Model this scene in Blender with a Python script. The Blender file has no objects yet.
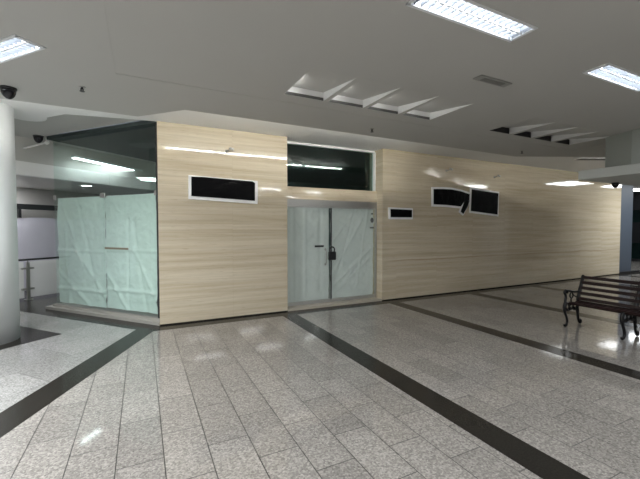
import bpy, bmesh, math, random
from mathutils import Vector, Matrix, noise
random.seed(7)
S = bpy.context.scene
COL = S.collection

# ------------------------------------------------------------------ camera
FPX = 356.0
pitch = math.atan(12 / FPX)
yaw = math.radians(63.4)
F0 = Vector((math.cos(yaw), math.sin(yaw), 0)); RT = Vector((math.sin(yaw), -math.cos(yaw), 0)); UP = Vector((0, 0, 1))
FW = F0 * math.cos(pitch) - UP * math.sin(pitch)
UC = UP * math.cos(pitch) + F0 * math.sin(pitch)
cam_d = bpy.data.cameras.new('camera'); cam = bpy.data.objects.new('camera', cam_d); COL.objects.link(cam)
cam_d.sensor_fit = 'HORIZONTAL'; cam_d.sensor_width = 36; cam_d.lens = 36 * FPX / 640
cam_d.clip_start = 0.05; cam_d.clip_end = 200
M = Matrix((RT, UC, -FW)).transposed().to_4x4(); M.translation = (0, 0, 1.65)
cam.matrix_world = M
S.camera = cam

# ------------------------------------------------------------------ world, exposure, lamps out of frame, several added to brighten
W = bpy.data.worlds.new('world'); S.world = W; W.use_nodes = True
W.node_tree.nodes['Background'].inputs[0].default_value = (0.82, 0.92, 1.0, 1)
W.node_tree.nodes['Background'].inputs[1].default_value = 0.14
S.view_settings.view_transform = 'Standard'; S.view_settings.look = 'None'
S.view_settings.gamma = 1; S.view_settings.use_curve_mapping = False
S.view_settings.exposure = 0.66
TUBE_L = 13.0        # radiance of the ceiling tubes
COVE_L = 95.0        # radiance of the cove tubes
AREA_W = 33.0
WEDGE_L = 13.0
def area(x, y, z, sx, sy, w, rot=0.0, col=(0.95, 0.98, 1.0)):
    l = bpy.data.lights.new('unseen_lamp', 'AREA'); l.shape = 'RECTANGLE'; l.size = sx; l.size_y = sy; l.energy = w; l.color = col
    o = bpy.data.objects.new('unseen_lamp', l); COL.objects.link(o); o.location = (x, y, z); o.rotation_euler = (0, 0, rot)
for x in (-2.9, -0.6, 1.7, 4.0, 6.3):
    for y in (-0.7, -3.3):
        area(x + 0.55, y, 3.19, 1.07, 0.21, AREA_W)
area(-2.5, 3.2, 3.19, 1.07, 0.21, 190)  # unseen lamp added to brighten the column
area(-4.4, 4.2, 3.19, 1.07, 0.21, 60)  # another added lamp for the left side
area(-6.5, 6.0, 3.19, 1.07, 0.21, 110)  # added to light the column's left side and the corridor
area(-3.5, 11.0, 2.69, 1.0, 0.3, 60)         # added in the corridor beyond the column to brighten the hoarding
area(18.0, 5.0, 3.38, 1.07, 0.6, 25)
area(4.2, 9.6, 3.38, 1.07, 0.6, 45, col=(0.85, 1.0, 0.97))  # added inside the shop to brighten paper, film and transom
area(15.2, 4.7, 3.39, 1.6, 1.0, 70)  # added out of view to brighten the right stone wall
area(18.0, 5.4, 3.39, 1.6, 1.0, 35)  # second added lamp for the right wall
area(12.8, 2.2, 3.39, 1.1, 0.5, 70)  # unseen, added to keep up the light on the right

# ------------------------------------------------------------------ helpers
def link(o, parent=None):
    COL.objects.link(o)
    if parent: o.parent = parent
    return o
def obj(name, bm, mat, parent=None, smooth=False):
    me = bpy.data.meshes.new(name); bmesh.ops.recalc_face_normals(bm, faces=bm.faces[:]) if not getattr(bm, 'keep', False) else None
    bm.to_mesh(me); bm.free()
    for m in (mat if isinstance(mat, (list, tuple)) else [mat]): me.materials.append(m)
    if smooth:
        for p in me.polygons: p.use_smooth = True
    return link(bpy.data.objects.new(name, me), parent)
def tag(o, label, cat, group=None):
    o['label'] = label; o['category'] = cat
    if group: o['group'] = group
    return o
def thing(name, label, cat, loc=(0, 0, 0), rz=0.0, group=None):
    o = bpy.data.objects.new(name, None); COL.objects.link(o); o.location = loc; o.rotation_euler = (0, 0, rz)
    return tag(o, label, cat, group)
def struct(name, bm, mat, parent=None, label=None, smooth=False):
    o = obj(name, bm, mat, parent, smooth)
    if not parent: o['kind'] = 'structure'
    if label: o['label'] = label
    return o
def B(): return bmesh.new()
def box(bm, x0, x1, y0, y1, z0, z1, mi=0, mat=None):
    vs = [bm.verts.new((x, y, z)) for z in (z0, z1) for y in (y0, y1) for x in (x0, x1)]
    if mat is not None:
        for v in vs: v.co = mat @ v.co
    for f in ((0, 2, 3, 1), (4, 5, 7, 6), (0, 1, 5, 4), (2, 6, 7, 3), (0, 4, 6, 2), (1, 3, 7, 5)):
        bm.faces.new([vs[i] for i in f]).material_index = mi
def bevel(bm, w, seg=2):
    bmesh.ops.bevel(bm, geom=bm.edges[:], offset=w, segments=seg, affect='EDGES', profile=0.5)
def quad(bm, a, b, c, d, mi=0):
    f = bm.faces.new([bm.verts.new(p) for p in (a, b, c, d)]); f.material_index = mi; return f
def prism(bm, pts, axis, lo, hi, mi=0):
    """polygon pts (2-D) extruded along axis 'x','y','z'"""
    def P(p, h):
        return {'x': (h, p[0], p[1]), 'y': (p[0], h, p[1]), 'z': (p[0], p[1], h)}[axis]
    a = [bm.verts.new(P(p, lo)) for p in pts]; b = [bm.verts.new(P(p, hi)) for p in pts]
    bm.faces.new(a).material_index = mi; bm.faces.new(b[::-1]).material_index = mi
    n = len(pts)
    for i in range(n): bm.faces.new((a[i], a[(i + 1) % n], b[(i + 1) % n], b[i])).material_index = mi
def tube(bm, pts, r, seg=8, mi=0):
    pts = [Vector(p) for p in pts]; n = len(pts); rs = r if isinstance(r, (list, tuple)) else [r] * n
    rings = []; prev = None
    for i, p in enumerate(pts):
        t = (pts[min(i + 1, n - 1)] - pts[max(i - 1, 0)]).normalized()
        if prev is None:
            a = t.cross(Vector((0, 0, 1)) if abs(t.z) < .9 else Vector((1, 0, 0))).normalized()
        else:
            a = (prev - t * prev.dot(t)).normalized()
        prev = a; b = t.cross(a)
        rings.append([bm.verts.new(p + (a * math.cos(2 * math.pi * k / seg) + b * math.sin(2 * math.pi * k / seg)) * rs[i]) for k in range(seg)])
    for i in range(n - 1):
        for k in range(seg):
            bm.faces.new((rings[i][k], rings[i][(k + 1) % seg], rings[i + 1][(k + 1) % seg], rings[i + 1][k])).material_index = mi
    bm.faces.new(rings[0][::-1]).material_index = mi; bm.faces.new(rings[-1]).material_index = mi
def lathe(bm, prof, seg=32, c=(0, 0, 0), mi=0, sx=1.0):
    rings = []
    for r, z in prof:
        rings.append([bm.verts.new((c[0] + r * sx * math.cos(2 * math.pi * k / seg), c[1] + r * math.sin(2 * math.pi * k / seg), c[2] + z)) for k in range(seg)])
    for i in range(len(prof) - 1):
        for k in range(seg):
            bm.faces.new((rings[i][k], rings[i][(k + 1) % seg], rings[i + 1][(k + 1) % seg], rings[i + 1][k])).material_index = mi
    bm.faces.new(rings[0][::-1]).material_index = mi; bm.faces.new(rings[-1]).material_index = mi
def smoothline(pts, n=6):
    """Catmull-Rom through 2-D/3-D points"""
    P = [Vector(p) for p in pts]; P = [P[0] * 2 - P[1]] + P + [P[-1] * 2 - P[-2]]; out = []
    for i in range(1, len(P) - 2):
        for k in range(n):
            t = k / n
            out.append(0.5 * ((2 * P[i]) + (P[i + 1] - P[i - 1]) * t + (2 * P[i - 1] - 5 * P[i] + 4 * P[i + 1] - P[i + 2]) * t * t + (3 * P[i] - P[i - 1] - 3 * P[i + 1] + P[i + 2]) * t ** 3))
    out.append(P[-2]); return out
def holed(bm, outer, holes, z, mi=0):
    es = []
    for loop in [outer] + holes:
        vs = [bm.verts.new((p[0], p[1], z)) for p in loop]
        es += [bm.edges.new((vs[i], vs[(i + 1) % len(vs)])) for i in range(len(vs))]
    r = bmesh.ops.triangle_fill(bm, use_beauty=True, use_dissolve=False, edges=es)
    for g in r['geom']:
        if isinstance(g, bmesh.types.BMFace): g.material_index = mi
def rect(x0, x1, y0, y1): return [(x0, y0), (x1, y0), (x1, y1), (x0, y1)]

# ------------------------------------------------------------------ materials
def new(name):
    m = bpy.data.materials.new(name); m.use_nodes = True
    nt = m.node_tree; b = nt.nodes['Principled BSDF']; return m, nt, b
def flat(name, c, rough=0.5, metal=0.0, noise_amt=0.04, nscale=6.0, bump=0.0, bscale=60.0, spec=0.5):
    m, nt, b = new(name); N = nt.nodes; L = nt.links
    tc = N.new('ShaderNodeTexCoord'); nz = N.new('ShaderNodeTexNoise'); nz.inputs['Scale'].default_value = nscale; nz.inputs['Detail'].default_value = 5
    L.new(tc.outputs['Object'], nz.inputs['Vector'])
    mx = N.new('ShaderNodeMix'); mx.data_type = 'RGBA'; L.new(nz.outputs['Fac'], mx.inputs[0])
    mx.inputs[6].default_value = (*[max(0, v * (1 - noise_amt)) for v in c], 1); mx.inputs[7].default_value = (*[min(1, v * (1 + noise_amt)) for v in c], 1)
    L.new(mx.outputs[2], b.inputs['Base Color'])
    b.inputs['Roughness'].default_value = rough; b.inputs['Metallic'].default_value = metal; b.inputs['Specular IOR Level'].default_value = spec
    if bump:
        n2 = N.new('ShaderNodeTexNoise'); n2.inputs['Scale'].default_value = bscale; n2.inputs['Detail'].default_value = 4
        L.new(tc.outputs['Object'], n2.inputs['Vector']); bp = N.new('ShaderNodeBump'); bp.inputs['Strength'].default_value = bump; bp.inputs['Distance'].default_value = 0.01
        L.new(n2.outputs['Fac'], bp.inputs['Height']); L.new(bp.outputs['Normal'], b.inputs['Normal'])
    return m
def emit(name, c, s):
    m, nt, b = new(name); b.inputs['Base Color'].default_value = (0.9, 0.9, 0.9, 1)
    b.inputs['Emission Color'].default_value = (*c, 1); b.inputs['Emission Strength'].default_value = s; return m
def glass(name, tint, gloss=1.0, rough=0.02):
    m, nt, b = new(name); N = nt.nodes; L = nt.links; N.remove(b)
    out = N['Material Output']; tr = N.new('ShaderNodeBsdfTransparent'); tr.inputs[0].default_value = (*tint, 1)
    gl = N.new('ShaderNodeBsdfGlossy'); gl.inputs['Roughness'].default_value = rough; gl.inputs['Color'].default_value = (gloss, gloss, gloss, 1)
    fr = N.new('ShaderNodeFresnel'); ge = N.new('ShaderNodeNewGeometry')
    io = N.new('ShaderNodeMapRange'); io.inputs[3].default_value = 1.5; io.inputs[4].default_value = 1 / 1.5; L.new(ge.outputs['Backfacing'], io.inputs[0]); L.new(io.outputs[0], fr.inputs['IOR'])
    mx = N.new('ShaderNodeMixShader'); L.new(fr.outputs[0], mx.inputs[0]); L.new(tr.outputs[0], mx.inputs[1]); L.new(gl.outputs[0], mx.inputs[2])
    L.new(mx.outputs[0], out.inputs['Surface']); return m
def math_node(nt, op, a=None, b=None):
    n = nt.nodes.new('ShaderNodeMath'); n.operation = op
    for i, v in enumerate((a, b)):
        if v is None: continue
        if isinstance(v, (int, float)): n.inputs[i].default_value = v
        else: nt.links.new(v, n.inputs[i])
    return n.outputs[0]
def mixc(nt, fac, a, b, mode='MIX'):
    n = nt.nodes.new('ShaderNodeMix'); n.data_type = 'RGBA'; n.blend_type = mode
    for i, v in ((0, fac), (6, a), (7, b)):
        if isinstance(v, (int, float)): n.inputs[i].default_value = v
        elif isinstance(v, tuple): n.inputs[i].default_value = v
        else: nt.links.new(v, n.inputs[i])
    return n.outputs[2]
def granite(name, ang, c1, c2, phase=(0, 0), row=0.305, length=0.62):
    """honed and polished granite slabs in running bond, long side along the direction 'ang'"""
    m, nt, b = new(name); N = nt.nodes; L = nt.links
    tc = N.new('ShaderNodeTexCoord'); mp = N.new('ShaderNodeMapping'); mp.inputs['Rotation'].default_value = (0, 0, -ang); mp.inputs['Location'].default_value = (phase[0], phase[1], 0)
    L.new(tc.outputs['Object'], mp.inputs['Vector'])
    br = N.new('ShaderNodeTexBrick'); br.inputs['Scale'].default_value = 1; br.inputs['Brick Width'].default_value = length; br.inputs['Row Height'].default_value = row
    br.inputs['Mortar Size'].default_value = 0.0038; br.inputs['Mortar Smooth'].default_value = 0.2; br.offset = 0.5
    br.inputs['Color1'].default_value = (*[v * 0.88 for v in c1], 1); br.inputs['Color2'].default_value = (*[v * 1.12 for v in c1], 1); br.inputs['Mortar'].default_value = (0.035, 0.033, 0.03, 1)
    L.new(mp.outputs[0], br.inputs['Vector'])
    n1 = N.new('ShaderNodeTexNoise'); n1.inputs['Scale'].default_value = 55; n1.inputs['Detail'].default_value = 6; n1.inputs['Roughness'].default_value = 0.75; L.new(tc.outputs['Object'], n1.inputs['Vector'])
    v1 = N.new('ShaderNodeTexVoronoi'); v1.inputs['Scale'].default_value = 75; L.new(tc.outputs['Object'], v1.inputs['Vector'])
    r1 = N.new('ShaderNodeMapRange'); r1.inputs[1].default_value = 0.33; r1.inputs[2].default_value = 0.68; r1.inputs[3].default_value = 0.70; r1.inputs[4].default_value = 1.30; L.new(n1.outputs['Fac'], r1.inputs[0])
    sp = N.new('ShaderNodeSeparateColor'); L.new(v1.outputs['Color'], sp.inputs[0])
    r2 = N.new('ShaderNodeMapRange'); r2.inputs[3].default_value = 0.70; r2.inputs[4].default_value = 1.30; L.new(sp.outputs[0], r2.inputs[0])
    sp_f = math_node(nt, 'MULTIPLY', r1.outputs[0], r2.outputs[0])
    n2 = N.new('ShaderNodeTexNoise'); n2.inputs['Scale'].default_value = 1.3; n2.inputs['Detail'].default_value = 4; L.new(tc.outputs['Object'], n2.inputs['Vector'])
    r3 = N.new('ShaderNodeMapRange'); r3.inputs[3].default_value = 0.88; r3.inputs[4].default_value = 1.12; L.new(n2.outputs['Fac'], r3.inputs[0])
    f = math_node(nt, 'MULTIPLY', sp_f, r3.outputs[0])
    vv = N.new('ShaderNodeVectorMath'); vv.operation = 'SCALE'; L.new(br.outputs['Color'], vv.inputs[0]); L.new(f, vv.inputs['Scale'])
    L.new(vv.outputs[0], b.inputs['Base Color'])
    r4 = N.new('ShaderNodeMapRange'); r4.inputs[3].default_value = 0.03; r4.inputs[4].default_value = 0.09; L.new(n2.outputs['Fac'], r4.inputs[0])
    ro = math_node(nt, 'ADD', r4.outputs[0], math_node(nt, 'MULTIPLY', br.outputs['Fac'], 0.4))
    L.new(ro, b.inputs['Roughness'])
    bp = N.new('ShaderNodeBump'); bp.inputs['Strength'].default_value = 0.25; bp.inputs['Distance'].default_value = 0.002; bp.invert = True
    L.new(br.outputs['Fac'], bp.inputs['Height']); L.new(bp.outputs['Normal'], b.inputs['Normal'])
    return m
def dark_granite(name, c):
    m = flat(name, c, 0.16, 0, 0.5, 70, spec=0.14); return m
def travertine(name):
    m, nt, b = new(name); N = nt.nodes; L = nt.links
    tc = N.new('ShaderNodeTexCoord'); sx = N.new('ShaderNodeSeparateXYZ'); L.new(tc.outputs['Object'], sx.inputs[0])
    # slabs 1.25 x 0.8, stack bonded
    cb = N.new('ShaderNodeCombineXYZ'); L.new(math_node(nt, 'ADD', sx.outputs[0], 1.0), cb.inputs[0]); L.new(math_node(nt, 'ADD', sx.outputs[2], 0.0), cb.inputs[1])
    br = N.new('ShaderNodeTexBrick'); br.offset = 0.0; br.inputs['Scale'].default_value = 1; br.inputs['Brick Width'].default_value = 1.24; br.inputs['Row Height'].default_value = 0.78
    br.inputs['Mortar Size'].default_value = 0.0015; br.inputs['Color1'].default_value = (0, 0, 0, 1); br.inputs['Color2'].default_value = (1, 1, 1, 1); br.inputs['Mortar'].default_value = (0.5, 0.5, 0.5, 1)
    L.new(cb.outputs[0], br.inputs['Vector'])
    wob = N.new('ShaderNodeTexNoise'); wob.inputs['Scale'].default_value = 0.9; wob.inputs['Detail'].default_value = 3; L.new(tc.outputs['Object'], wob.inputs['Vector'])
    zz = math_node(nt, 'ADD', sx.outputs[2], math_node(nt, 'MULTIPLY', wob.outputs['Fac'], 0.02))
    zz = math_node(nt, 'ADD', zz, math_node(nt, 'MULTIPLY', br.outputs['Color'], 0.05))
    vec = N.new('ShaderNodeCombineXYZ'); L.new(math_node(nt, 'MULTIPLY', sx.outputs[0], 0.35), vec.inputs[0]); L.new(math_node(nt, 'MULTIPLY', sx.outputs[1], 0.28), vec.inputs[1]); L.new(math_node(nt, 'MULTIPLY', zz, 11.0), vec.inputs[2])
    n1 = N.new('ShaderNodeTexNoise'); n1.inputs['Scale'].default_value = 1.0; n1.inputs['Detail'].default_value = 7; n1.inputs['Roughness'].default_value = 0.62; L.new(vec.outputs[0], n1.inputs['Vector'])
    rp = N.new('ShaderNodeValToRGB'); e = rp.color_ramp.elements; e[0].position = 0.25; e[0].color = (0.475, 0.395, 0.275, 1); e[1].position = 0.76; e[1].color = (0.68, 0.615, 0.485, 1)
    k = e.new(0.42); k.color = (0.555, 0.475, 0.345, 1); k = e.new(0.56); k.color = (0.615, 0.54, 0.41, 1)
    L.new(n1.outputs['Fac'], rp.inputs[0])
    # fine streaks
    vec2 = N.new('ShaderNodeCombineXYZ'); L.new(math_node(nt, 'MULTIPLY', sx.outputs[0], 1.1), vec2.inputs[0]); L.new(math_node(nt, 'MULTIPLY', sx.outputs[1], 1.6), vec2.inputs[1]); L.new(math_node(nt, 'MULTIPLY', zz, 55.0), vec2.inputs[2])
    n2 = N.new('ShaderNodeTexNoise'); n2.inputs['Scale'].default_value = 1.0; n2.inputs['Detail'].default_value = 5; L.new(vec2.outputs[0], n2.inputs['Vector'])
    r2 = N.new('ShaderNodeMapRange'); r2.inputs[1].default_value = 0.3; r2.inputs[2].default_value = 0.7; r2.inputs[3].default_value = 0.92; r2.inputs[4].default_value = 1.06; L.new(n2.outputs['Fac'], r2.inputs[0])
    # a brown vein running through the right-hand slabs at about 0.88 m
    zv = math_node(nt, 'ADD', sx.outputs[2], math_node(nt, 'MULTIPLY', wob.outputs['Fac'], 0.10))
    dv = math_node(nt, 'ABSOLUTE', math_node(nt, 'SUBTRACT', zv, 0.935))
    rv = N.new('ShaderNodeMapRange'); rv.inputs[1].default_value = 0.0; rv.inputs[2].default_value = 0.028; rv.inputs[3].default_value = 0.85; rv.inputs[4].default_value = 0.0; L.new(dv, rv.inputs[0])
    on = N.new('ShaderNodeMapRange'); on.inputs[1].default_value = 4.8; on.inputs[2].default_value = 5.2; L.new(sx.outputs[0], on.inputs[0])
    vm = N.new('ShaderNodeMapRange'); vm.inputs[1].default_value = 0.38; vm.inputs[2].default_value = 0.58; vm.inputs[3].default_value = 0.15; vm.inputs[4].default_value = 1.0; L.new(n2.outputs['Fac'], vm.inputs[0])
    vf = math_node(nt, 'MULTIPLY', math_node(nt, 'MULTIPLY', rv.outputs[0], on.outputs[0]), vm.outputs[0])
    c = mixc(nt, vf, rp.outputs[0], (0.36, 0.26, 0.17, 1))
    v3 = N.new('ShaderNodeCombineXYZ'); L.new(math_node(nt, 'MULTIPLY', sx.outputs[0], 5.0), v3.inputs[0]); L.new(math_node(nt, 'MULTIPLY', zz, 70.0), v3.inputs[2])
    n3 = N.new('ShaderNodeTexNoise'); n3.inputs['Scale'].default_value = 1.0; n3.inputs['Detail'].default_value = 2; L.new(v3.outputs[0], n3.inputs['Vector'])
    r5 = N.new('ShaderNodeMapRange'); r5.inputs[1].default_value = 0.60; r5.inputs[2].default_value = 0.72; r5.inputs[3].default_value = 0.0; r5.inputs[4].default_value = 0.40; L.new(n3.outputs['Fac'], r5.inputs[0])
    c = mixc(nt, r5.outputs[0], c, (0.36, 0.27, 0.17, 1))
    vv = N.new('ShaderNodeVectorMath'); vv.operation = 'SCALE'; L.new(c, vv.inputs[0]); L.new(r2.outputs[0], vv.inputs['Scale'])
    jn = mixc(nt, math_node(nt, 'MULTIPLY', br.outputs['Fac'], 0.35), vv.outputs[0], (0.30, 0.24, 0.17, 1))
    L.new(jn, b.inputs['Base Color']); b.inputs['Roughness'].default_value = 0.055; b.inputs['Specular IOR Level'].default_value = 0.5
    return m
def sheet(name, c, trans, bump, bscale, rough=0.45):
    m, nt, b = new(name); N = nt.nodes; L = nt.links; out = N['Material Output']
    tc = N.new('ShaderNodeTexCoord'); nz = N.new('ShaderNodeTexNoise'); nz.inputs['Scale'].default_value = bscale; nz.inputs['Detail'].default_value = 6; nz.inputs['Distortion'].default_value = 0.8
    L.new(tc.outputs['Object'], nz.inputs['Vector']); bp = N.new('ShaderNodeBump'); bp.inputs['Strength'].default_value = bump; bp.inputs['Distance'].default_value = 0.04
    L.new(nz.outputs['Fac'], bp.inputs['Height']); L.new(bp.outputs['Normal'], b.inputs['Normal'])
    mx = mixc(nt, nz.outputs['Fac'], (*[v * .9 for v in c], 1), (*[min(1, v * 1.08) for v in c], 1)); L.new(mx, b.inputs['Base Color']); b.inputs['Roughness'].default_value = rough
    tl = N.new('ShaderNodeBsdfTranslucent'); tl.inputs[0].default_value = (*c, 1)
    ms = N.new('ShaderNodeMixShader'); ms.inputs[0].default_value = trans; L.new(b.outputs[0], ms.inputs[1]); L.new(tl.outputs[0], ms.inputs[2]); L.new(ms.outputs[0], out.inputs['Surface'])
    return m

A_GL = math.radians(130)
DV = Vector((math.cos(A_GL), math.sin(A_GL), 0)); NV = Vector((DV.y, -DV.x, 0))       # along / into the glass shopfront
G0 = Vector((0.25, 6.49, 0))
M_FLOOR = granite('floor_granite', math.pi / 2, (0.275, 0.257, 0.237), (0.30, 0.29, 0.27), phase=(0.05, 0.12))
M_FLOOR2 = granite('corridor_granite', math.atan2(NV.y, NV.x), (0.31, 0.305, 0.295), (0.4, 0.39, 0.37), phase=(0.1, 0.05), row=0.6, length=1.2)
M_BAND = dark_granite('dark_band_granite', (0.022, 0.020, 0.017))
M_DKFL = dark_granite('corridor_dark_granite', (0.05, 0.047, 0.047))
M_TRAV = travertine('travertine')
M_CEIL = flat('ceiling_dim_grey', (0.56, 0.555, 0.53), 0.7, 0, 0.03, 1.2)  # greyer than the soffit, its weaker light put into the colour
M_WHITE = flat('ceiling_paint_white', (0.87, 0.87, 0.86), 0.6, 0, 0.03, 1.5)
M_SLABP = flat('canopy_paint', (0.42, 0.45, 0.42), 0.6, 0, 0.04, 2)
M_FASC = flat('canopy_edge_paint', (0.66, 0.68, 0.65), 0.6, 0, 0.04, 2)
M_COLP = flat('column_paint', (0.82, 0.84, 0.85), 0.45, 0, 0.03, 4)
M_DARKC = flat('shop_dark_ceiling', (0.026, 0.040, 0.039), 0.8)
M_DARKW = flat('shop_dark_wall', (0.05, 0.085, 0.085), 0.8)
M_GLASS = glass('shop_glass', (0.945, 0.98, 0.968))
M_GLASSD = glass('door_glass', (0.965, 0.982, 0.975))
M_GLASST = glass('transom_glass', (0.6, 0.72, 0.70))
M_PAPER = sheet('pale_paper', (0.76, 0.87, 0.825), 0.15, 0.6, 6)
M_FILM = sheet('plastic_film', (0.84, 0.86, 0.84), 0.25, 0.6, 4, 0.25)
M_STEEL = flat('brushed_steel', (0.46, 0.45, 0.43), 0.35, 0.9, 0.06, 20)
M_ALU = flat('satin_aluminium', (0.55, 0.55, 0.53), 0.4, 0.8, 0.05, 20)
M_DKMETAL = flat('dark_metal', (0.05, 0.05, 0.052), 0.4, 0.6)
M_BLACKPL = flat('black_plastic', (0.012, 0.012, 0.014), 0.35)
M_BAG = flat('black_sheeting', (0.003, 0.003, 0.0035), 0.3, 0, 0.1, 8, bump=0.8, bscale=7, spec=0.06)
M_SIGNW = flat('sign_frame_white', (0.93, 0.93, 0.92), 0.45)
M_STONE = flat('sill_stone', (0.44, 0.40, 0.33), 0.35, 0, 0.1, 15)
M_SILL = flat('sill_metal', (0.40, 0.385, 0.35), 0.4, 0.2, 0.08, 8)
M_IRON = flat('black_cast_iron', (0.010, 0.010, 0.011), 0.38, 0.3, 0.2, 30, bump=0.15)
M_WOOD = flat('dark_red_wood', (0.014, 0.005, 0.005), 0.35, 0, 0.4, 14, spec=0.35)
M_LOUV = flat('louvre_white', (0.88, 0.90, 0.92), 0.35)
M_LALU = flat('louvre_aluminium', (0.22, 0.235, 0.26), 0.4)
M_TUBE = emit('fluorescent_tube', (0.90, 0.96, 1.0), TUBE_L)
M_COVE = emit('cove_tube', (1.0, 0.975, 0.92), COVE_L)
M_WARML = emit('interior_tube', (0.95, 1.0, 0.98), 6.0)
M_DOWN = emit('downlight_lens', (0.95, 0.98, 1.0), 6.0)
M_BLUEP = flat('cool_lit_grey', (0.065, 0.082, 0.108), 0.5)  # blue tint puts the cool light on the pillar into its colour
M_LAV = flat('lavender_board', (0.62, 0.60, 0.68), 0.6)
M_GREYW = flat('corridor_wall_grey', (0.48, 0.46, 0.44), 0.7)
M_FROST = sheet('frosted_glass', (0.80, 0.80, 0.79), 0.5, 0.05, 2, 0.15)
M_BROWN = flat('brown_tape', (0.28, 0.20, 0.12), 0.5)
M_SLOT = flat('slot_grey', (0.13, 0.13, 0.125), 0.7)
M_INK = flat('sticker_ink', (0.10, 0.11, 0.11), 0.5)
M_STICK = flat('sticker_film', (0.62, 0.66, 0.64), 0.4)
M_WALLF = flat('far_wall_paint', (0.42, 0.41, 0.38), 0.7)

# ------------------------------------------------------------------ floor
corner = Vector((0.06, 6.40)); mit = Vector((-0.402, -0.916))          # centre line of the band that leaves the corner
mL = corner + mit * 16.5
bm = B(); prism(bm, [(corner.x, corner.y), (mL.x, mL.y), (27, -9), (27, 16), (0.25, 16), (0.25, 6.49)], 'z', -0.1, 0.0); struct('floor', bm, M_FLOOR)
bm = B(); prism(bm, [(corner.x, corner.y), (0.25, 6.49), (0.25, 16), (-14, 16), (-14, -9), (mL.x, mL.y)], 'z', -0.1, 0.0); struct('floor.001', bm, M_FLOOR2)
def band(name, pts, mat=M_BAND, z=0.0015):
    bm = B(); prism(bm, pts, 'z', -0.02, z); return struct(name, bm, mat)
band('trim_1', [(0.14, 6.205), (26, 6.205), (26, 6.492), (0.25, 6.492)])
for i, x in enumerate((2.33, 4.80, 7.27, 9.74, 12.21, 14.68)):
    band('trim_%d' % (i + 2), [(x, -8.9), (x + .28, -8.9), (x + .28, 6.206), (x, 6.206)])
a = Vector((-0.105, 6.44)); b_ = Vector((0.14, 6.205))
band('trim_8', [(a.x, a.y), tuple(a + mit * 15), tuple(b_ + mit * 15), (b_.x, b_.y), (0.25, 6.492)])
o0 = G0 - NV * 0.32; o1 = o0 + DV * 8.5; i1 = G0 + DV * 8.5
band('trim_9', [(-0.105, 6.44), (0.25, 6.49), (i1.x, i1.y), (o1.x, o1.y), ((o0 + DV * .28).x, (o0 + DV * .28).y)], z=0.0013)
far = [G0 + DV * 3.16, G0 + DV * 9.5, G0 + DV * 9.5 + NV * 6, G0 + DV * 3.16 + NV * 6]
band('floor.002', [(p.x, p.y) for p in far], M_DKFL, 0.0011)
# dark square set round the column
pc = Vector((-1.129, 6.678, 0)); h = 1.30
band('trim_10', [(p.x, p.y) for p in (pc, pc + DV * h, pc + DV * h - NV * h, pc - NV * h)], z=0.0017)

# ------------------------------------------------------------------ ceilings
EDGE = [(-9.5, 5.45), (-1.5, 5.60), (-0.022, 5.635), (0.534, 5.04), (7.316, 5.097), (9.158, 4.236), (14.0, 1.97)]
ZC, ZT, ZS = 3.20, 3.204, 3.40
tray = rect(-0.21, 7.75, -5.0, 4.18)
def rot_rect(c, dx, lx, wy):     # centre, unit direction, length, width
    d = Vector((dx[0], dx[1])); n = Vector((-d.y, d.x)); c = Vector(c)
    return [tuple(c + d * sx * lx / 2 + n * sy * wy / 2) for sx, sy in ((-1, -1), (1, -1), (1, 1), (-1, 1))]
LL, LW = 1.09, 0.214
LAMPS = [((2.222, 1.880), (1, 0), 'white louvred twin-tube ceiling light nearest the camera, lit'),
         ((4.525, 1.945), (1, 0), 'lit louvred ceiling light above the bench and beside the canopy block'),
         ((-1.155, 4.195), (DV.x, DV.y), 'lit louvred ceiling light above the white round column, set at an angle')]
bm = B()
holed(bm, [*EDGE, (14.0, -8), (-9.5, -8)], [tray, rot_rect(LAMPS[2][0], LAMPS[2][1], LL, LW)], ZC)
for i in range(4):   # little upstand of the recessed panel
    p, q = tray[i], tray[(i + 1) % 4]; quad(bm, (*p, ZC), (*q, ZC), (*q, ZT), (*p, ZT))
FIN = [(1.508 + .575 * k, 0.515) for k in range(4)] + [(5.008 + .575 * k, 0.49) for k in range(4)]
FY0, FY1, FH = 3.185, 3.945, 0.105
FINW = 0.50
holed(bm, tray, [rot_rect(l[0], l[1], LL, LW) for l in LAMPS[:2]] + [rect(x, x + w, FY0, FY1) for x, w in FIN], ZT)
for x, w in FIN:
    quad(bm, (x, FY0, ZT), (x + w, FY0, ZT), (x + w, FY1, ZT + FH), (x, FY1, ZT + FH), 0)        # rising panel
    for xx in (x, x + w):
        f = bm.faces.new([bm.verts.new(p) for p in ((xx, FY0, ZT), (xx, FY1, ZT), (xx, FY1, ZT + FH))]); f.material_index = 1   # white cheeks
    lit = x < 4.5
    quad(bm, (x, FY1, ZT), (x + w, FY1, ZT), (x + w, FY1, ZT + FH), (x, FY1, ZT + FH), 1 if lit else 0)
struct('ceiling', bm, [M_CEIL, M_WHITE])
# lip, cove trough and its back wall
inner = []
for (x, y), dx, dy in zip(EDGE, (0, 0.0, 0.10, 0.14, -0.08, -0.12, -0.12), (-.30, -.30, -.30, -.27, -.30, -.30, -.30)): inner.append((x + dx, y + dy))
bm = B()
for i in range(len(EDGE) - 1):
    p, q, r, s = EDGE[i], EDGE[i + 1], inner[i + 1], inner[i]
    quad(bm, (*p, ZC), (*q, ZC), (*q, ZC + .03), (*p, ZC + .03)); quad(bm, (*p, ZC + .03), (*q, ZC + .03), (*r, ZC + .03), (*s, ZC + .03)); quad(bm, (*s, ZC + .03), (*r, ZC + .03), (*r, ZS), (*s, ZS))
struct('trim_11', bm, M_SLABP)
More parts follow.
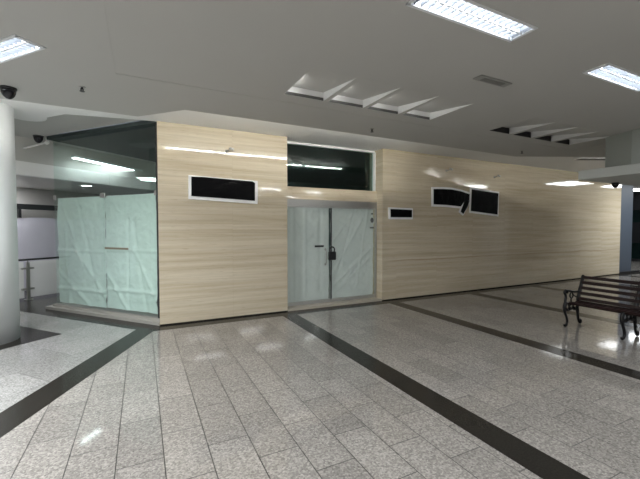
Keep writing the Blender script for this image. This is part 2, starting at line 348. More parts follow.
# soffit over the shop fronts, with its rounded end by the column
bump = [Vector((-1.62 + .29 * math.cos(t), 7.08 + .36 * math.sin(t))) for t in [math.pi * (1 - k / 10) for k in range(11)]]
sof = [(-9.5, 4.9), (-1.3, 4.9), (0.3, 4.55), (14, 1.2), (26.5, 1.2), (26.5, 12), (15, 12), (15, 7.05), (0.27, 7.05), (0.27, 6.52), (0.0, 6.55), (-1.03, 6.73)] + [tuple(p) for p in bump[::-1]] + [(-9.5, 7.3)]
bm = B(); prism(bm, sof, 'z', ZS, ZS + .06); struct('ceiling.001', bm, M_WHITE)
bm = B(); prism(bm, [(-9.5, 5), (0.2, 5), (0.25, 6.50), (0.25, 6.5), tuple((G0 + DV * 2.96)[:2]), tuple((G0 + DV * 2.96 + NV * 7)[:2]), (3, 16), (-9.5, 16)], 'z', 3.461, 3.55); struct('ceiling.002', bm, M_CEIL)
g1 = G0 + DV * 2.96
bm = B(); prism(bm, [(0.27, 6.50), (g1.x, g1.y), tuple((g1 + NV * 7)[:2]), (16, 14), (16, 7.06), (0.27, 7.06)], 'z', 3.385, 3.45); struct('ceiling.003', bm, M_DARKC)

# cove tubes hidden above the lip
cove = [(0.30 + 1.2 * k, 4.965, 1.16, 0.0) for k in range(4)] + [(7.75, 4.72, 1.1, math.radians(-25)), (10.1, 3.62, 1.1, math.radians(-25)), (11.3, 3.06, 1.1, math.radians(-25)), (12.5, 2.5, 1.1, math.radians(-25)), (-1.35, 5.50, 1.1, 0.0), (-2.6, 5.48, 1.1, 0.0), (-3.9, 5.46, 1.1, 0.0)]
for i, (x, y, ln, rz) in enumerate(cove):
    t = thing('cove_light', 'slim cove tube behind the ceiling edge facing the stone wall', 'cove light', (x, y, ZC + .03), rz, 'cove tubes behind the ceiling edge')
    bm = B(); box(bm, 0, ln, -.03, .01, 0, .04); obj('fitting', bm, M_LOUV, t)
    bm = B(); tube(bm, [(0.02, 0.0, .060), (ln - .02, 0.0, .060)], .007, 8); obj('lamp_tube', bm, M_COVE, t, True)

# ------------------------------------------------------------------ shop walls
WY = 6.49
bm = B()
box(bm, 0.25, 2.54, WY, 7.0, 0, ZS); box(bm, 4.81, 15.1, WY, 7.0, 0, ZS); box(bm, 2.54, 4.81, 6.70, 7.0, 2.225, 2.475)
struct('wall_back', bm, M_TRAV)
bm = B(); box(bm, 0.25, 2.54, WY - .006, WY, 0, .022); box(bm, 4.81, 15.1, WY - .006, WY, 0, .022); struct('baseboard_back', bm, M_BAND)
bm = B(); box(bm, 2.54, 4.81, 6.80, 6.88, 3.384, 3.40); struct('trim_15', bm, M_WHITE)
bm = B(); box(bm, 2.54, 4.81, 6.50, 7.0, 0, .045); struct('trim_12', bm, M_STONE)
# dark inside of the empty unit
bm = B()
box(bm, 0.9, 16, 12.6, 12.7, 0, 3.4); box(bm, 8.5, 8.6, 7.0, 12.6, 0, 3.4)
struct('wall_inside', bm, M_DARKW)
# transom window over the doors
w2 = bpy.data.objects.new('window_2', None); COL.objects.link(w2); w2['kind'] = 'structure'; w2['label'] = 'dark transom window above the double doors'
bm = B(); box(bm, 2.54, 4.81, 6.80, 6.87, 3.362, 3.384); box(bm, 2.54, 2.565, 6.76, 6.87, 2.475, 3.362); box(bm, 4.785, 4.81, 6.76, 6.87, 2.475, 3.362); obj('frame', bm, M_SIGNW, w2)
bm = B(); box(bm, 2.565, 4.785, 6.84, 6.852, 2.475, 3.362); obj('glass_pane', bm, M_GLASST, w2)
# double glass door
d1 = bpy.data.objects.new('door_1', None); COL.objects.link(d1); d1['kind'] = 'structure'; d1['label'] = 'double glass shop door under the transom, chained shut'
DY = 6.70
bm = B(); box(bm, 2.54, 4.81, DY, DY + .06, 2.09, 2.225); box(bm, 2.54, 2.575, DY, DY + .05, .045, 2.09); box(bm, 4.775, 4.81, DY, DY + .05, .045, 2.09); bevel(bm, .004, 1); obj('door_frame', bm, M_STEEL, d1)
for x0, x1 in ((2.58, 3.622), (3.638, 4.77)):
    bm = B(); box(bm, x0, x1, DY + .012, DY + .024, .055, 2.085)
    lf = obj('door_leaf', bm, M_GLASSD, d1)
    bm = B(); box(bm, x0, x1, DY + .005, DY + .032, .05, .12); box(bm, x0, x1, DY + .005, DY + .032, 2.062, 2.088); obj('rail', bm, M_ALU, lf)
    bm = B(); xs = (x1 - .004, x1 + .006) if x0 < 3 else (x0 - .006, x0 + .004); box(bm, *xs, DY + .006, DY + .03, .12, 2.062); obj('edge_strip', bm, M_DKMETAL, lf)
    if x0 < 3:
        bm = B(); xh = 3.484
        tube(bm, [(xh, DY + .01, .86), (xh, DY - .035, .87), (xh, DY - .04, .90), (xh, DY - .04, 1.15), (xh, DY - .035, 1.18), (xh, DY + .01, 1.19)], .011, 8); tube(bm, [(xh, DY + .01, .865), (xh, DY - .006, .865)], .022, 10); tube(bm, [(xh, DY + .01, 1.185), (xh, DY - .006, 1.185)], .022, 10)
        obj('handle', bm, M_STEEL, lf, True)
        bm = B(); box(bm, 3.236, 3.448, DY + .004, DY + .014, 1.235, 1.275); bevel(bm, .003, 1); obj('letter_plate', bm, M_DKMETAL, lf)
    else:
        bm = B(); box(bm, 4.655, 4.705, DY + .008, DY + .013, 1.945, 1.975); obj('sticker', bm, M_INK, lf)
        bm = B(); lathe(bm, [(.062, 0), (.062, .004)], 24); bmesh.ops.rotate(bm, verts=bm.verts[:], cent=(0, 0, 0), matrix=Matrix.Rotation(math.pi / 2, 3, 'X')); bmesh.ops.scale(bm, verts=bm.verts[:], vec=(1, 1, 1.35)); bmesh.ops.translate(bm, verts=bm.verts[:], vec=(4.68, DY + .012, 1.80)); st = obj('sticker', bm, M_STICK, lf)
        bm = B(); lathe(bm, [(.044, 0), (.044, .004)], 20); bmesh.ops.rotate(bm, verts=bm.verts[:], cent=(0, 0, 0), matrix=Matrix.Rotation(math.pi / 2, 3, 'X')); bmesh.ops.scale(bm, verts=bm.verts[:], vec=(1, 1, 1.3)); bmesh.ops.translate(bm, verts=bm.verts[:], vec=(4.68, DY + .0085, 1.815)); obj('printed_mark', bm, M_INK, st)
        bm = B(); box(bm, 4.625, 4.735, DY + .008, DY + .013, 1.628, 1.66); obj('sticker', bm, M_INK, lf)
# crumpled plastic behind each leaf
def film(name, label, cat, group, mat, P, nx, nz, amp, sc, seedv, bottom=0.0, folds=()):
    """grid sheet; P(u, v) gives the point, and the normal offset is noise"""
    bm = B(); g = []
    for j in range(nz + 1):
        row = []
        for i in range(nx + 1):
            u, v = i / nx, j / nz; p, n = P(u, v)
            q = Vector((p.x * sc + seedv, p.y * sc, p.z * sc))
            d = amp * (noise.noise(q) + 0.6 * abs(noise.noise(q * 2.3)) + .35 * noise.noise(q * 5.1))
            for (fu, fv, dx, dz, w, hh) in folds:
                t = ((u - fu) * dz - (v - fv) * dx); s = ((u - fu) * dx + (v - fv) * dz)
                if abs(s) < .5: d += hh * math.exp(-(t / w) ** 2)
            row.append(bm.verts.new(p + n * d))
        g.append(row)
    for j in range(nz):
        for i in range(nx): bm.faces.new((g[j][i], g[j][i + 1], g[j + 1][i + 1], g[j + 1][i]))
    o = obj(name, bm, mat, None, False); tag(o, label, cat, group)
    for p in o.data.polygons: p.use_smooth = True
    return o
YN = Vector((0, 1, 0))
film('plastic_sheet', 'translucent plastic sheet behind the door leaf with the letter plate', 'plastic sheet', None, M_FILM, lambda u, v: (Vector((2.585 + 1.02 * u, DY + .075, .06 + 2.02 * v)), YN), 40, 70, .018, 2.2, 3.1, folds=((.18, .5, 0, 1, .03, -.02), (.45, .5, 0, 1, .02, -.015), (.8, .6, 0, 1, .04, .015)))
film('plastic_sheet', 'crumpled plastic sheet behind the stickered door leaf', 'plastic sheet', None, M_FILM, lambda u, v: (Vector((3.645 + 1.12 * u, DY + .085, .06 + 2.02 * v)), YN), 60, 90, .022, 2.6, 9.4, folds=((.5, .36, .91, .42, .014, -.024), (.55, .28, .91, .42, .010, -.02), (.35, .55, .75, .66, .02, -.018), (.75, .62, .3, .95, .02, -.016), (.3, .8, .85, .53, .016, -.018), (.8, .48, .88, .47, .012, -.02), (.4, .7, .5, .87, .015, .016)))
# chain and padlock
t = thing('padlock', 'black padlock and chain joining the two glass door leaves', 'padlock', (3.629, DY - .005, 1.03))
bm = B(); box(bm, -.088, .088, -.055, .0, -.075, .105); bevel(bm, .016, 2); obj('lock_body', bm, M_BLACKPL, t)
bm = B(); tube(bm, smoothline([(-.055, -.02, .10), (-.06, -.02, .16), (-.025, -.02, .20), (.025, -.02, .20), (.06, -.02, .16), (.055, -.02, .10)]), .014, 8); obj('shackle', bm, M_DKMETAL, t, True)
bm = B()
for k in range(7):
    a_ = k * 1.0; c = Vector((-.02 + .008 * (k % 2), -.012, .19 + .026 * k)); r_ = [(c.x + .010 * math.cos(q) * (1 if k % 2 else .3), c.y + .010 * math.cos(q) * (.3 if k % 2 else 1), c.z + .019 * math.sin(q)) for q in [2 * math.pi * i / 10 for i in range(11)]]
    tube(bm, r_, .004, 6)
obj('chain', bm, M_DKMETAL, t, True)
bm = B(); box(bm, -.016, .016, -.052, -.048, -.02, .012); obj('keyway', bm, M_STEEL, t)

# ------------------------------------------------------------------ corner glass shop front
def gp(s, off, z): p = G0 + DV * s + NV * off; return Vector((p.x, p.y, z))
GM = Matrix(((DV.x, NV.x, 0, G0.x), (DV.y, NV.y, 0, G0.y), (0, 0, 1, 0), (0, 0, 0, 1)))      # x along the front, y inwards
w1 = bpy.data.objects.new('window_1', None); COL.objects.link(w1); w1['kind'] = 'structure'; w1['label'] = 'frameless corner glass shopfront papered from inside'
for s0, s1, z0, z1 in ((.13, 1.487, .10, 2.245), (1.493, 2.93, .10, 2.245), (.13, 1.30, 2.25, 3.385), (1.305, 2.93, 2.25, 3.385)):
    bm = B(); box(bm, s0, s1, .095, .107, z0, z1, mat=GM); obj('glass_pane', bm, M_GLASS, w1)
bm = B(); box(bm, 2.918, 2.93, .11, 6.0, .02, 3.385, mat=GM); obj('glass_pane', bm, M_GLASS, w1)
for s0, s1 in ((1.43, 1.55), (2.86, 2.94), (.11, .19)):
    bm = B(); box(bm, s0, s1, .085, .117, 2.20, 2.29, mat=GM); bevel(bm, .004, 1); obj('patch_fitting', bm, M_STEEL, w1)
bm = B(); box(bm, .05, 2.95, .085, .12, .10, .115, mat=GM); obj('bottom_channel', bm, M_STEEL, w1)
bm = B(); box(bm, 0.02, 3.13, 0.0, .42, 0, .055, mat=GM); box(bm, 0.02, 3.0, 0.06, .42, .055, .10, mat=GM); struct('trim_13', bm, M_SILL)
bm = B(); box(bm, .05, .13, .08, .16, .1, 3.385, mat=GM); struct('trim_14', bm, M_DKMETAL)  # dark strip stands in for the shaded gap between glass and stone
# papers
def PP(s0, s1, z0, z1, off):
    nv = NV.copy()
    return lambda u, v: (gp(s0 + (s1 - s0) * u, off, z0 + (z1 - z0) * v), nv)
film('paper_sheet', 'pale green paper sheet covering the shopfront pane next to the stone wall', 'paper sheet', None, M_PAPER, PP(.20, 1.482, .15, 2.235, .138), 60, 90, .017, 2.0, 1.7,
     folds=((.5, .52, 1, 0, .010, -.03), (.5, .17, 1, 0, .012, -.03), (.3, .3, .3, .95, .03, .02), (.1, .2, .7, .7, .02, -.02), (.7, .1, .8, .6, .02, -.025), (.55, .3, 0, 1, .02, .02)))
film('paper_sheet', 'creased pale green paper sheet covering the shopfront pane nearest the railing', 'paper sheet', None, M_PAPER, PP(1.498, 2.905, .14, 2.235, .140), 60, 90, .020, 2.3, 5.2,
     folds=((.5, .50, 1, 0, .010, -.03), (.5, .14, 1, 0, .012, -.035), (.4, .6, .4, .92, .03, .02), (.75, .75, .6, .8, .02, -.022), (.3, .3, .8, .6, .025, -.025), (.8, .25, .1, 1, .02, -.02), (.55, .1, .9, .4, .02, -.03)))
bm = B(); box(bm, .86, 1.48, .108, .112, 1.25, 1.285, mat=GM); tag(obj('tape_strip', bm, M_BROWN), 'brown strip of tape across the paper behind the corner glass', 'tape')

# ------------------------------------------------------------------ column and left corridor
bm = B(); lathe(bm, [(.4, 0), (.4, 3.40)], 72, (-2.055, 6.718, 0)); o = struct('column', bm, M_COLP, label='white round column beside the corner glass shopfront')
for p in o.data.polygons: p.use_smooth = abs(p.normal.z) < .5
bq = Vector((-1.72, 9.36, 0))                                                          # foot of the bulkhead line
BM = Matrix(((NV.x, DV.x, 0, bq.x), (NV.y, DV.y, 0, bq.y), (0, 0, 1, 0), (0, 0, 0, 1)))  # x along the bulkhead, y away
bm = B(); box(bm, -6, 3.4, .03, .15, 2.97, 3.46, mat=BM); struct('ceiling.004', bm, M_CEIL)  # bulkhead shading set as colour, grey above the white band
bm = B(); box(bm, -6, 3.4, 0, .15, 2.70, 2.97, mat=BM); struct('trim_16', bm, M_WHITE)
bm = B(); box(bm, -6, 3.4, .15, 2.75, 2.70, 2.78, mat=BM); struct('ceiling.005', bm, M_CEIL)
bm = B(); box(bm, -6, 3.4, 2.68, 2.8, 0, 2.70, mat=BM); struct('wall_corridor', bm, M_GREYW)
t = thing('hoarding_panel', 'pale lavender hoarding with an uneven top edge behind the railing', 'hoarding')
bm = B(); pts = [(-4.5, 0), (3.3, 0), (3.3, 1.86)] + [(1.2 - .25 * k, 1.86 + .05 * math.sin(k * .9) + .02 * math.sin(k * 2.1)) for k in range(1, 18)] + [(-3.4, 1.9), (-4.5, 1.9)]
prism(bm, pts, 'y', 2.45, 2.5); bmesh.ops.transform(bm, matrix=BM, verts=bm.verts[:]); obj('board', bm, M_LAV, t)
t = thing('overhead_rail', 'black overhead track with short hangers above the lavender hoarding', 'track')
bm = B(); box(bm, -0.42, 2.6, 2.42, 2.54, 2.12, 2.26, mat=BM); obj('beam', bm, M_BLACKPL, t)
for s, z0 in ((-.35, 1.98), (.65, 1.9)):
    bm = B(); box(bm, s - .07 if s < 0 else s - .03, s + .07 if s < 0 else s + .03, 2.43, 2.53, z0, 2.12, mat=BM); obj('hanger', bm, M_BLACKPL, t)
bm = B(); tube(bm, [(-.29, 2.48, 2.0), (-.1, 2.48, 1.93), (.05, 2.48, 1.91)], .04, 8); bmesh.ops.transform(bm, matrix=BM, verts=bm.verts[:]); obj('bracket', bm, M_BLACKPL, t)
# linear light and round downlight of the corridor
t = thing('strip_light', 'bright linear light seen through the upper corner glass', 'strip light', (-1.30, 9.345, 3.17), math.atan2(11.0 - 9.345, 0.053 + 1.30))
ln = math.hypot(1.353, 1.655)
bm = B(); box(bm, 0, ln, -.07, .07, .0, .05); obj('fitting', bm, M_LOUV, t)
bm = B(); box(bm, .02, ln * .66, -.055, .055, -.02, 0); box(bm, ln * .67, ln - .02, -.02, .02, -.02, 0); obj('diffuser', bm, emit('linear_light', (.93, .98, 1), 8.0), t)
for s in (.3, ln - .3):
    bm = B(); tube(bm, [(s, 0, .05), (s, 0, .291)], .006, 6); obj('rod', bm, M_STEEL, t)
t = thing('downlight', 'small round downlight in the lowered corridor ceiling behind the glass', 'downlight', (-1.22, 10.66, 2.70))
bm = B(); lathe(bm, [(.11, -.004), (.17, -.012), (.17, 0)], 28); obj('trim_ring', bm, M_SIGNW, t)
bm = B(); lathe(bm, [(.11, -.006), (.11, -.002)], 24); obj('lens', bm, M_DOWN, t)
# thin white bar under the corridor ceiling, with its camera
bm = B(); p, q = Vector((-2.22, 9.15, 3.20)), Vector((-1.69, 8.95, 3.36)); tube(bm, [p, q], .018, 8); tube(bm, [q, q + Vector((.02, -.04, -.0))], .04, 8); tube(bm, [q, q + Vector((0, 0, .101))], .015, 6); tube(bm, [p, p + Vector((0, 0, .262))], .015, 6); tag(obj('conduit', bm, M_SIGNW, None, True), 'thin white conduit running under the corridor ceiling', 'conduit')
def dome(name, label, loc, r, group=None):
    t = thing(name, label, 'security camera', loc, 0, group)
    bm = B(); lathe(bm, [(r * .92, -.022), (r * .98, -.015), (r * .98, 0)], 28); obj('base', bm, M_DKMETAL, t, True)
    bm = B(); lathe(bm, [(r * .9 * math.cos(a) if a < 1.5 else .002, -.02 - r * 1.35 * math.sin(a)) for a in [k * math.pi / 16 for k in range(9)]][::-1], 24); obj('dome', bm, flat('dome_cover', (.012, .012, .016), .12), t, True)
dome('dome_camera', 'black dome camera on the grey ceiling above the white column', (-1.30, 5.13, 3.20), .078)
dome('dome_camera', 'small black dome camera above the left end of the corner glass', (-1.80, 8.85, 3.461), .09)
dome('dome_camera', 'small black dome camera under the canopy slab near the stone wall', (8.05, 3.56, 2.50), .06)
# balustrade
t = thing('railing', 'glass railing with steel post and handrail beside the white column', 'railing')
rp = Vector((-2.33, 10.2, 0)); rd = Vector((.80, .60, 0)); rn = Vector((-.6, .8, 0))
RM = Matrix(((rd.x, rn.x, 0, rp.x), (rd.y, rn.y, 0, rp.y), (0, 0, 1, 0), (0, 0, 0, 1)))
bm = B(); tube(bm, [(-1.6, 0, .92), (1.2, 0, .92)], .022, 10); bmesh.ops.transform(bm, matrix=RM, verts=bm.verts[:]); obj('handrail', bm, M_DKMETAL, t, True)
for s in (0.0, 1.1, -1.5):
    bm = B(); box(bm, s - .03, s + .03, -.02, .02, 0, .86, mat=RM); po = obj('post', bm, M_STEEL, t)
    bm = B(); tube(bm, [(s, 0, .86), (s, 0, .91)], .012, 8); bmesh.ops.transform(bm, matrix=RM, verts=bm.verts[:]); obj('stem', bm, M_STEEL, po)
    for z in (.25, .72):
        bm = B(); box(bm, s - .12, s + .12, -.012, .045, z - .02, z + .02, mat=RM); obj('clamp', bm, M_STEEL, po)
    bm = B(); box(bm, s - .07, s + .07, -.05, .05, 0, .02, mat=RM); obj('base_plate', bm, M_STEEL, po)
for s0, s1 in ((-1.45, -.06), (.06, 1.05)):
    bm = B(); box(bm, s0, s1, .045, .057, .05, .87, mat=RM); obj('glass_panel', bm, M_FROST, t)

# ------------------------------------------------------------------ signs under black sheeting
def sign(name, label, outer, inner, group, depth=.03):
    t = thing(name, label, 'sign', (0, 0, 0), 0, group)
    bm = B(); prism(bm, outer, 'y', WY - depth, WY); obj('backing', bm, M_SIGNW, t)
    bm = B(); a_ = [bm.verts.new((x, WY - depth - .012, z)) for x, z in inner]; bb = [bm.verts.new((x, WY - depth + .004, z)) for x, z in inner]; n = len(inner)
    f = bm.faces.new(a_); 
    for i in range(n): bm.faces.new((a_[i], a_[(i + 1) % n], bb[(i + 1) % n], bb[i]))
    bmesh.ops.triangulate(bm, faces=[f]); bmesh.ops.subdivide_edges(bm, edges=bm.edges[:], cuts=6, use_grid_fill=True)
    for v in bm.verts:
        if v.co.y < WY - depth - .006: v.co.y += .008 * noise.noise(Vector((v.co.x * 9, 3, v.co.z * 5))) + .005 * noise.noise(Vector((v.co.x * 22, 8, v.co.z * 9)))
    obj('black_cover', bm, M_BAG, t); return t
sign('wall_sign', 'long white-framed sign covered in black sheeting, on the stone between corner glass and doors', [(.729, 2.546), (1.94, 2.514), (1.937, 2.088), (.724, 2.137)], [(.774, 2.520), (.95, 2.525), (1.3, 2.505), (1.84, 2.500), (1.886, 2.47), (1.884, 2.145), (.77, 2.19)], 'blacked-out wall signs')
sign('wall_sign', 'smallest blacked-out sign with rounded white frame, just beside the double doors', [(4.97, 2.103), (5.64, 2.10), (5.656, 2.085), (5.656, 1.85), (5.64, 1.837), (4.99, 1.834), (4.965, 1.85), (4.958, 2.09)], [(5.006, 2.066), (5.612, 2.057), (5.614, 1.885), (5.01, 1.882)], 'blacked-out wall signs')
blk = [(6.288, 2.574), (6.567, 2.588), (6.88, 2.591), (7.205, 2.559), (7.50, 2.50), (7.50, 2.354), (7.293, 2.287), (7.201, 2.18), (6.729, 2.204), (6.293, 2.207)]
out3 = [(6.24, 2.62), (6.567, 2.635), (6.89, 2.64), (7.22, 2.605), (7.52, 2.55), (7.52, 2.30), (7.30, 2.20), (7.19, 2.13), (6.72, 2.155), (6.245, 2.155)]
t = sign('wall_sign', 'blacked-out sign with a drooping top edge and torn hanging flap', out3, blk, 'blacked-out wall signs')
bm = B(); prism(bm, [(7.30, 2.30), (7.53, 2.345), (7.45, 2.17), (7.29, 1.955), (7.15, 2.04)], 'y', WY - .038, WY - .005); fl = obj('torn_flap', bm, M_SIGNW, t)
bm = B(); prism(bm, [(7.32, 2.31), (7.50, 2.345), (7.425, 2.17), (7.285, 1.995), (7.195, 2.052)], 'y', WY - .050, WY - .037); obj('black_cover', bm, M_BAG, fl)
sign('wall_sign', 'tall rectangular blacked-out sign to the far side of the torn one', [(7.548, 2.675), (8.65, 2.612), (8.63, 1.95), (7.535, 2.03)], [(7.59, 2.628), (8.597, 2.568), (8.579, 2.0), (7.565, 2.075)], 'blacked-out wall signs')
# little spotlight arms left on the stone
for (x, z), lab in zip(((1.383, 3.015), (6.729, 3.05), (8.48, 3.001)), ('small metal spotlight bracket above the long blacked-out sign', 'small metal spotlight bracket above the torn sign', 'small metal spotlight bracket above the tall rectangular sign')):
    t = thing('spotlight_bracket', lab, 'wall bracket', (x, WY, z), 0, 'spotlight brackets on the stone wall')
    bm = B(); tube(bm, [(0, 0, 0), (0, -.012, 0)], .03, 14); obj('wall_plate', bm, M_ALU, t, True)
    bm = B(); tube(bm, [(0, -.01, 0), (.02, -.07, .005), (.06, -.09, .03)], .012, 8); obj('arm', bm, M_STEEL, t, True)
    bm = B(); tube(bm, [(.03, -.08, .045), (.10, -.10, .015)], [.018, .028], 12); obj('head', bm, M_ALU, t, True)

# ------------------------------------------------------------------ ceiling fittings
def louvre_light(c, d, label):
    t = thing('ceiling_light', label, 'ceiling light', (c[0], c[1], ZC if c[0] < 0 else ZT), math.atan2(d[1], d[0]), 'louvred ceiling lights')
    L2, W2, H = LL / 2 - .002, LW / 2 - .002, .085
    bm = B()
    quad(bm, (-L2, -W2, H), (L2, -W2, H), (L2, W2, H), (-L2, W2, H))
    for s in (-1, 1):
        quad(bm, (-L2, s * W2, 0), (L2, s * W2, 0), (L2, s * W2, H), (-L2, s * W2, H)); quad(bm, (s * L2, -W2, 0), (s * L2, W2, 0), (s * L2, W2, H), (s * L2, -W2, H))
    obj('housing', bm, M_LALU, t)
    bm = B()
    for s in (-1, 1):
        box(bm, -L2 - .012, L2 + .012, s * W2 - .012, s * W2 + .006 * (1 if s < 0 else 2), -.010, .001); box(bm, s * L2 - .012, s * L2 + .012, -W2, W2, -.010, .001)
    obj('rim', bm, M_LOUV, t)
    for s in (-1, 1):
        bm = B(); tube(bm, [(-L2 + .05, s * .052, .05), (L2 - .05, s * .052, .05)], .013, 10); obj('lamp_tube', bm, M_TUBE, t, True)
    bm = B()
    for k in range(17):
        x = -L2 + .045 + k * (2 * L2 - .09) / 16
        for s in (-1, 1): prism(bm, [(x - .003, 0), (x + .003, 0), (x + .0015, .030), (x - .0015, .030)], 'y', s * .052 - .045, s * .052 + .045)
    for y in (-.1, 0, .1): prism(bm, [(y - .006, -.002), (y + .006, -.002), (y + .001, .034), (y - .001, .034)], 'x', -L2, L2, 1)
    obj('louvre', bm, [M_LALU, M_LOUV], t)
for l in LAMPS: louvre_light(*l)
# wedge recesses: the nearer four have a dark slot and an added hidden tube to brighten them, the farther four end in dark air slots
ordn = ['first', 'second', 'third', 'fourth']
M_WEDGE = emit('wedge_fill_tube', (1.0, 1.0, 0.98), WEDGE_L)
for i, (x, w) in enumerate(FIN):
    if i < 4:
        t = thing('lit_wedge', '%s of four lit white ceiling wedges, counted from the corner glass' % ordn[i], 'ceiling light', (x, FY1, ZT), 0, 'lit ceiling wedges')
        bm = B(); box(bm, .004, w - .004, -.006, -.001, .002, .036); obj('slot', bm, M_SLOT, t)
        bm = B(); box(bm, .002, .007, -.50, -.03, .024, .036); obj('fitting', bm, M_LOUV, t)
        bm = B(); tube(bm, [(.012, -.48, .03), (.012, -.05, .03)], .005, 8); obj('lamp_tube', bm, M_WEDGE, t, True)
    else:
        t = thing('slot_diffuser', '%s dark air slot in the farther row of ceiling wedges, counted from the corner glass' % ordn[i - 4], 'air diffuser', (x, FY1, ZT), 0, 'slot diffusers in the dark wedges')
        bm = B(); box(bm, .006, w - .006, -.006, -.001, .003, .098); obj('slot', bm, M_BLACKPL, t)
        bm = B()
        for k in range(4): box(bm, .006, w - .006, -.012, -.005, .012 + k * .022, .015 + k * .022)
        obj('vane', bm, M_DKMETAL, t)
def sprinkler(x, y, z, label):
    t = thing('sprinkler', label, 'sprinkler', (x, y, z), 0, 'fire sprinklers')
    bm = B(); lathe(bm, [(.03, -.005), (.036, 0)], 18); obj('escutcheon', bm, M_STEEL, t, True)
    bm = B(); tube(bm, [(0, 0, -.004), (0, 0, -.028)], .010, 8); tube(bm, [(-.010, 0, -.015), (-.015, 0, -.03), (0, 0, -.045)], .004, 6); tube(bm, [(.010, 0, -.015), (.015, 0, -.03), (0, 0, -.045)], .004, 6); obj('head', bm, M_DKMETAL, t, True)
    bm = B(); lathe(bm, [(.026, -.049), (.026, -.045)], 14); obj('deflector', bm, M_DKMETAL, t)
sprinkler(-.565, 4.739, ZC, 'small dark fire sprinkler on the ceiling between column and corner glass')
sprinkler(3.267, 4.695, ZC, 'small dark fire sprinkler on the ceiling edge above the double doors')
sprinkler(6.918, 4.67, ZC, 'small dark fire sprinkler on the ceiling edge above the tall blacked-out sign')
t = thing('ceiling_plate', 'flat grey access plate in the ceiling between the wedges and the lights', 'ceiling plate', (3.35, 2.60, ZT), 0)
bm = B(); box(bm, -.24, .24, -.055, .055, -.012, 0); bevel(bm, .003, 1); obj('plate', bm, flat('plate_grey', (.34, .34, .32), .5), t)
bm = B(); box(bm, -.16, .16, -.03, .03, -.016, -.011); obj('grille', bm, flat('plate_inset', (.20, .20, .19), .5), t)
t = thing('ceiling_vent', 'dark rectangular vent in the white soffit beside the canopy', 'vent', (10.35, 5.05, ZS), math.radians(-25))
bm = B(); box(bm, -.45, .45, -.12, .12, -.012, 0); obj('frame', bm, M_SIGNW, t)
bm = B()
for k in range(6): box(bm, -.42, .42, -.105 + k * .035, -.085 + k * .035, -.016, -.010)
obj('slat', bm, M_DKMETAL, t)

# ------------------------------------------------------------------ canopy and far right
bm = B(); box(bm, 7.0, 13.0, -3.0, 3.66, 2.50, 2.66); bevel(bm, .006, 1); struct('ceiling.006', bm, M_FASC, label='grey canopy slab hanging above the bench')
bm = B(); prism(bm, [(7.22, 3.35), (6.97 + .05, 2.90), (7.02, -3), (12.8, -3), (12.8, 3.35)], 'z', 2.66, ZC + .01); struct('ceiling.007', bm, M_SLABP)
bm = B(); box(bm, 15.1, 16.15, 6.58, 7.3, 0, ZS); struct('wall_right', bm, M_BLUEP)
bm = B(); box(bm, 15.1, 16.6, 6.5, 6.58, 0, .06); struct('baseboard_right', bm, M_DKMETAL)
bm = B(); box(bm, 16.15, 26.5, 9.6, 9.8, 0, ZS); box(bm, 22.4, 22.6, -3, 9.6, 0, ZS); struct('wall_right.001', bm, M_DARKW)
w3 = bpy.data.objects.new('window_3', None); COL.objects.link(w3); w3['kind'] = 'structure'; w3['label'] = 'dark shopfront at the far right end'
bm = B()
for y in (9.4, 8.2, 7.0, 5.8, 4.6): box(bm, 21.5, 21.6, y - .06, y + .06, 0, 3.0)
box(bm, 21.5, 21.6, 4.6, 9.5, 2.5, 3.38); box(bm, 21.5, 21.6, 4.6, 9.5, 0, .12); obj('frame', bm, M_BLACKPL, w3)
for y in (4.66, 5.86, 7.06, 8.26):
    bm = B(); box(bm, 21.53, 21.55, y, y + 1.08, .12, 2.5); obj('glass_pane', bm, M_GLASST, w3)
bm = B(); box(bm, 21.49, 21.5, 4.6, 9.5, .9, 1.9); obj('frame', bm, M_BLACKPL, w3)
t = thing('ceiling_light', 'bright white panel light past the blue-grey pillar at the far end', 'ceiling light', (20.0, 8.0, ZS), math.radians(26))
bm = B(); box(bm, -.7, .7, -.55, .55, -.05, 0); obj('housing', bm, M_LOUV, t)
bm = B(); box(bm, -.66, .66, -.51, .51, -.06, -.05); obj('diffuser', bm, emit('panel_light', (.92, .97, 1), 5.0), t)
bm = B(); box(bm, -13.9, 26.9, -8.95, -8.8, 0, 3.6); struct('wall_front', bm, M_WALLF)
bm = B(); box(bm, -9.6, -9.45, -8.8, 16, 0, 3.6); struct('wall_left', bm, M_WALLF)
bm = B(); box(bm, 13.9, 26.9, -8.8, 1.3, 3.3, 3.5); struct('ceiling.008', bm, M_CEIL)

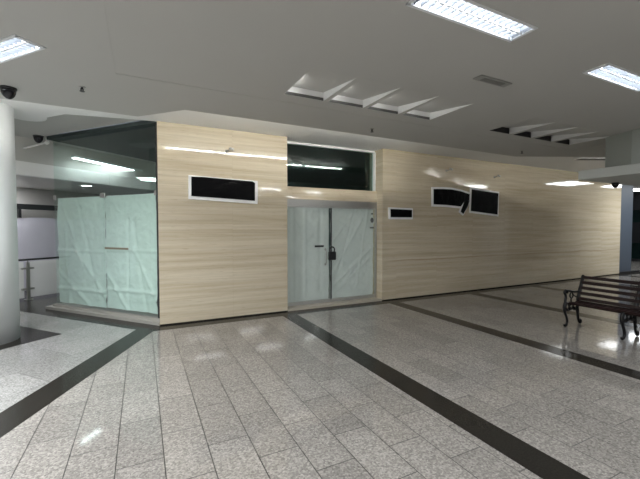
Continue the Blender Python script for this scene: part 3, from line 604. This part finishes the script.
# ------------------------------------------------------------------ bench (front faces -X, length along Y)
BX = 6.30
bench = thing('bench', 'dark red slatted bench with black cast iron frames on the granite floor', 'bench', (BX, 3.42, 0))
def frame(y, arm):
    P = lambda pts: [(u, y, z) for u, z in pts]
    bm = B()
    tube(bm, smoothline(P([(-.05, .40), (.16, .375), (.33, .37)])), .020, 8)
    tube(bm, smoothline(P([(.32, .36), (.345, .48), (.40, .64), (.46, .80), (.475, .825)])), [.030] * 12 + [.027] * 8 + [.025] * 4 + [.018], 8)
    tube(bm, smoothline(P([(-.06, .29), (.05, .265), (.15, .285), (.24, .265), (.32, .28)])), .013, 8)
    for u, z, r in ((.02, .335, .045), (.13, .33, .05), (.24, .33, .045), (.10, .295, .022), (.20, .295, .022), (.10, .365, .018), (.20, .365, .018)):
        tube(bm, [(u + r * math.cos(q), y, z + r * math.sin(q)) for q in [2 * math.pi * i / 14 for i in range(15)]], .012, 6)
    fr = obj('end_frame', bm, M_IRON, bench, True)
    bm = B(); tube(bm, smoothline(P([(-.05, .40), (-.07, .33), (-.045, .24), (.005, .15), (.022, .08), (.0, .035), (-.04, .022), (-.05, .045)])), [.024] * 12 + [.020] * 18 + [.021] * 13, 8); obj('leg', bm, M_IRON, fr, True)
    bm = B(); tube(bm, smoothline(P([(.32, .38), (.315, .30), (.325, .20), (.345, .10), (.375, .045), (.405, .022), (.42, .05), (.40, .075)])), [.024] * 12 + [.020] * 18 + [.021] * 13, 8); obj('leg', bm, M_IRON, fr, True)
    if arm:
        bm = B()
        tube(bm, smoothline(P([(-.05, .40), (-.04, .45), (-.03, .50), (-.045, .54), (-.07, .575), (-.05, .605), (-.01, .60), (.01, .565)])), .020, 8)
        tube(bm, smoothline(P([(-.05, .605), (.08, .594), (.22, .565), (.36, .57)])), .016, 8)
        tube(bm, [(.13 + .045 * math.cos(q), y, .515 + .045 * math.sin(q)) for q in [2 * math.pi * i / 16 for i in range(17)]], .012, 6)
        tube(bm, smoothline(P([(.13, .475), (.12, .43), (.15, .39)])), .012, 6); tube(bm, smoothline(P([(.17, .525), (.26, .48), (.33, .46)])), .011, 6)
        obj('armrest', bm, M_IRON, fr, True)
for y, a_ in ((0, True), (-.79, False), (-1.58, True)): frame(y, a_)
for k in range(5):
    t_ = (.445 + .0875 * k); u = .335 + (t_ - .44) * .36 - .01
    m_ = Matrix.Translation((u, 0, t_)) @ Matrix.Rotation(math.radians(20), 4, 'Y')
    bm = B(); box(bm, -.032, -.010, -1.62, -.02, -.026, .026); bevel(bm, .005, 2)
    bmesh.ops.transform(bm, matrix=m_, verts=bm.verts[:]); obj('back_slat', bm, M_WOOD, bench)
for k in range(5):
    u = .005 + .068 * k; z = .412 - .018 * math.sin(math.pi * min(1, k / 4)) + (.0 if k else -.006)
    bm = B(); box(bm, -.029, .029, -1.62, -.03, -.013, .013); bevel(bm, .005, 2)
    bmesh.ops.transform(bm, matrix=Matrix.Translation((u, 0, z)) @ Matrix.Rotation(math.radians((-22, -4, 2, 6, 4)[k]), 4, 'Y'), verts=bm.verts[:]); obj('seat_slat', bm, M_WOOD, bench)
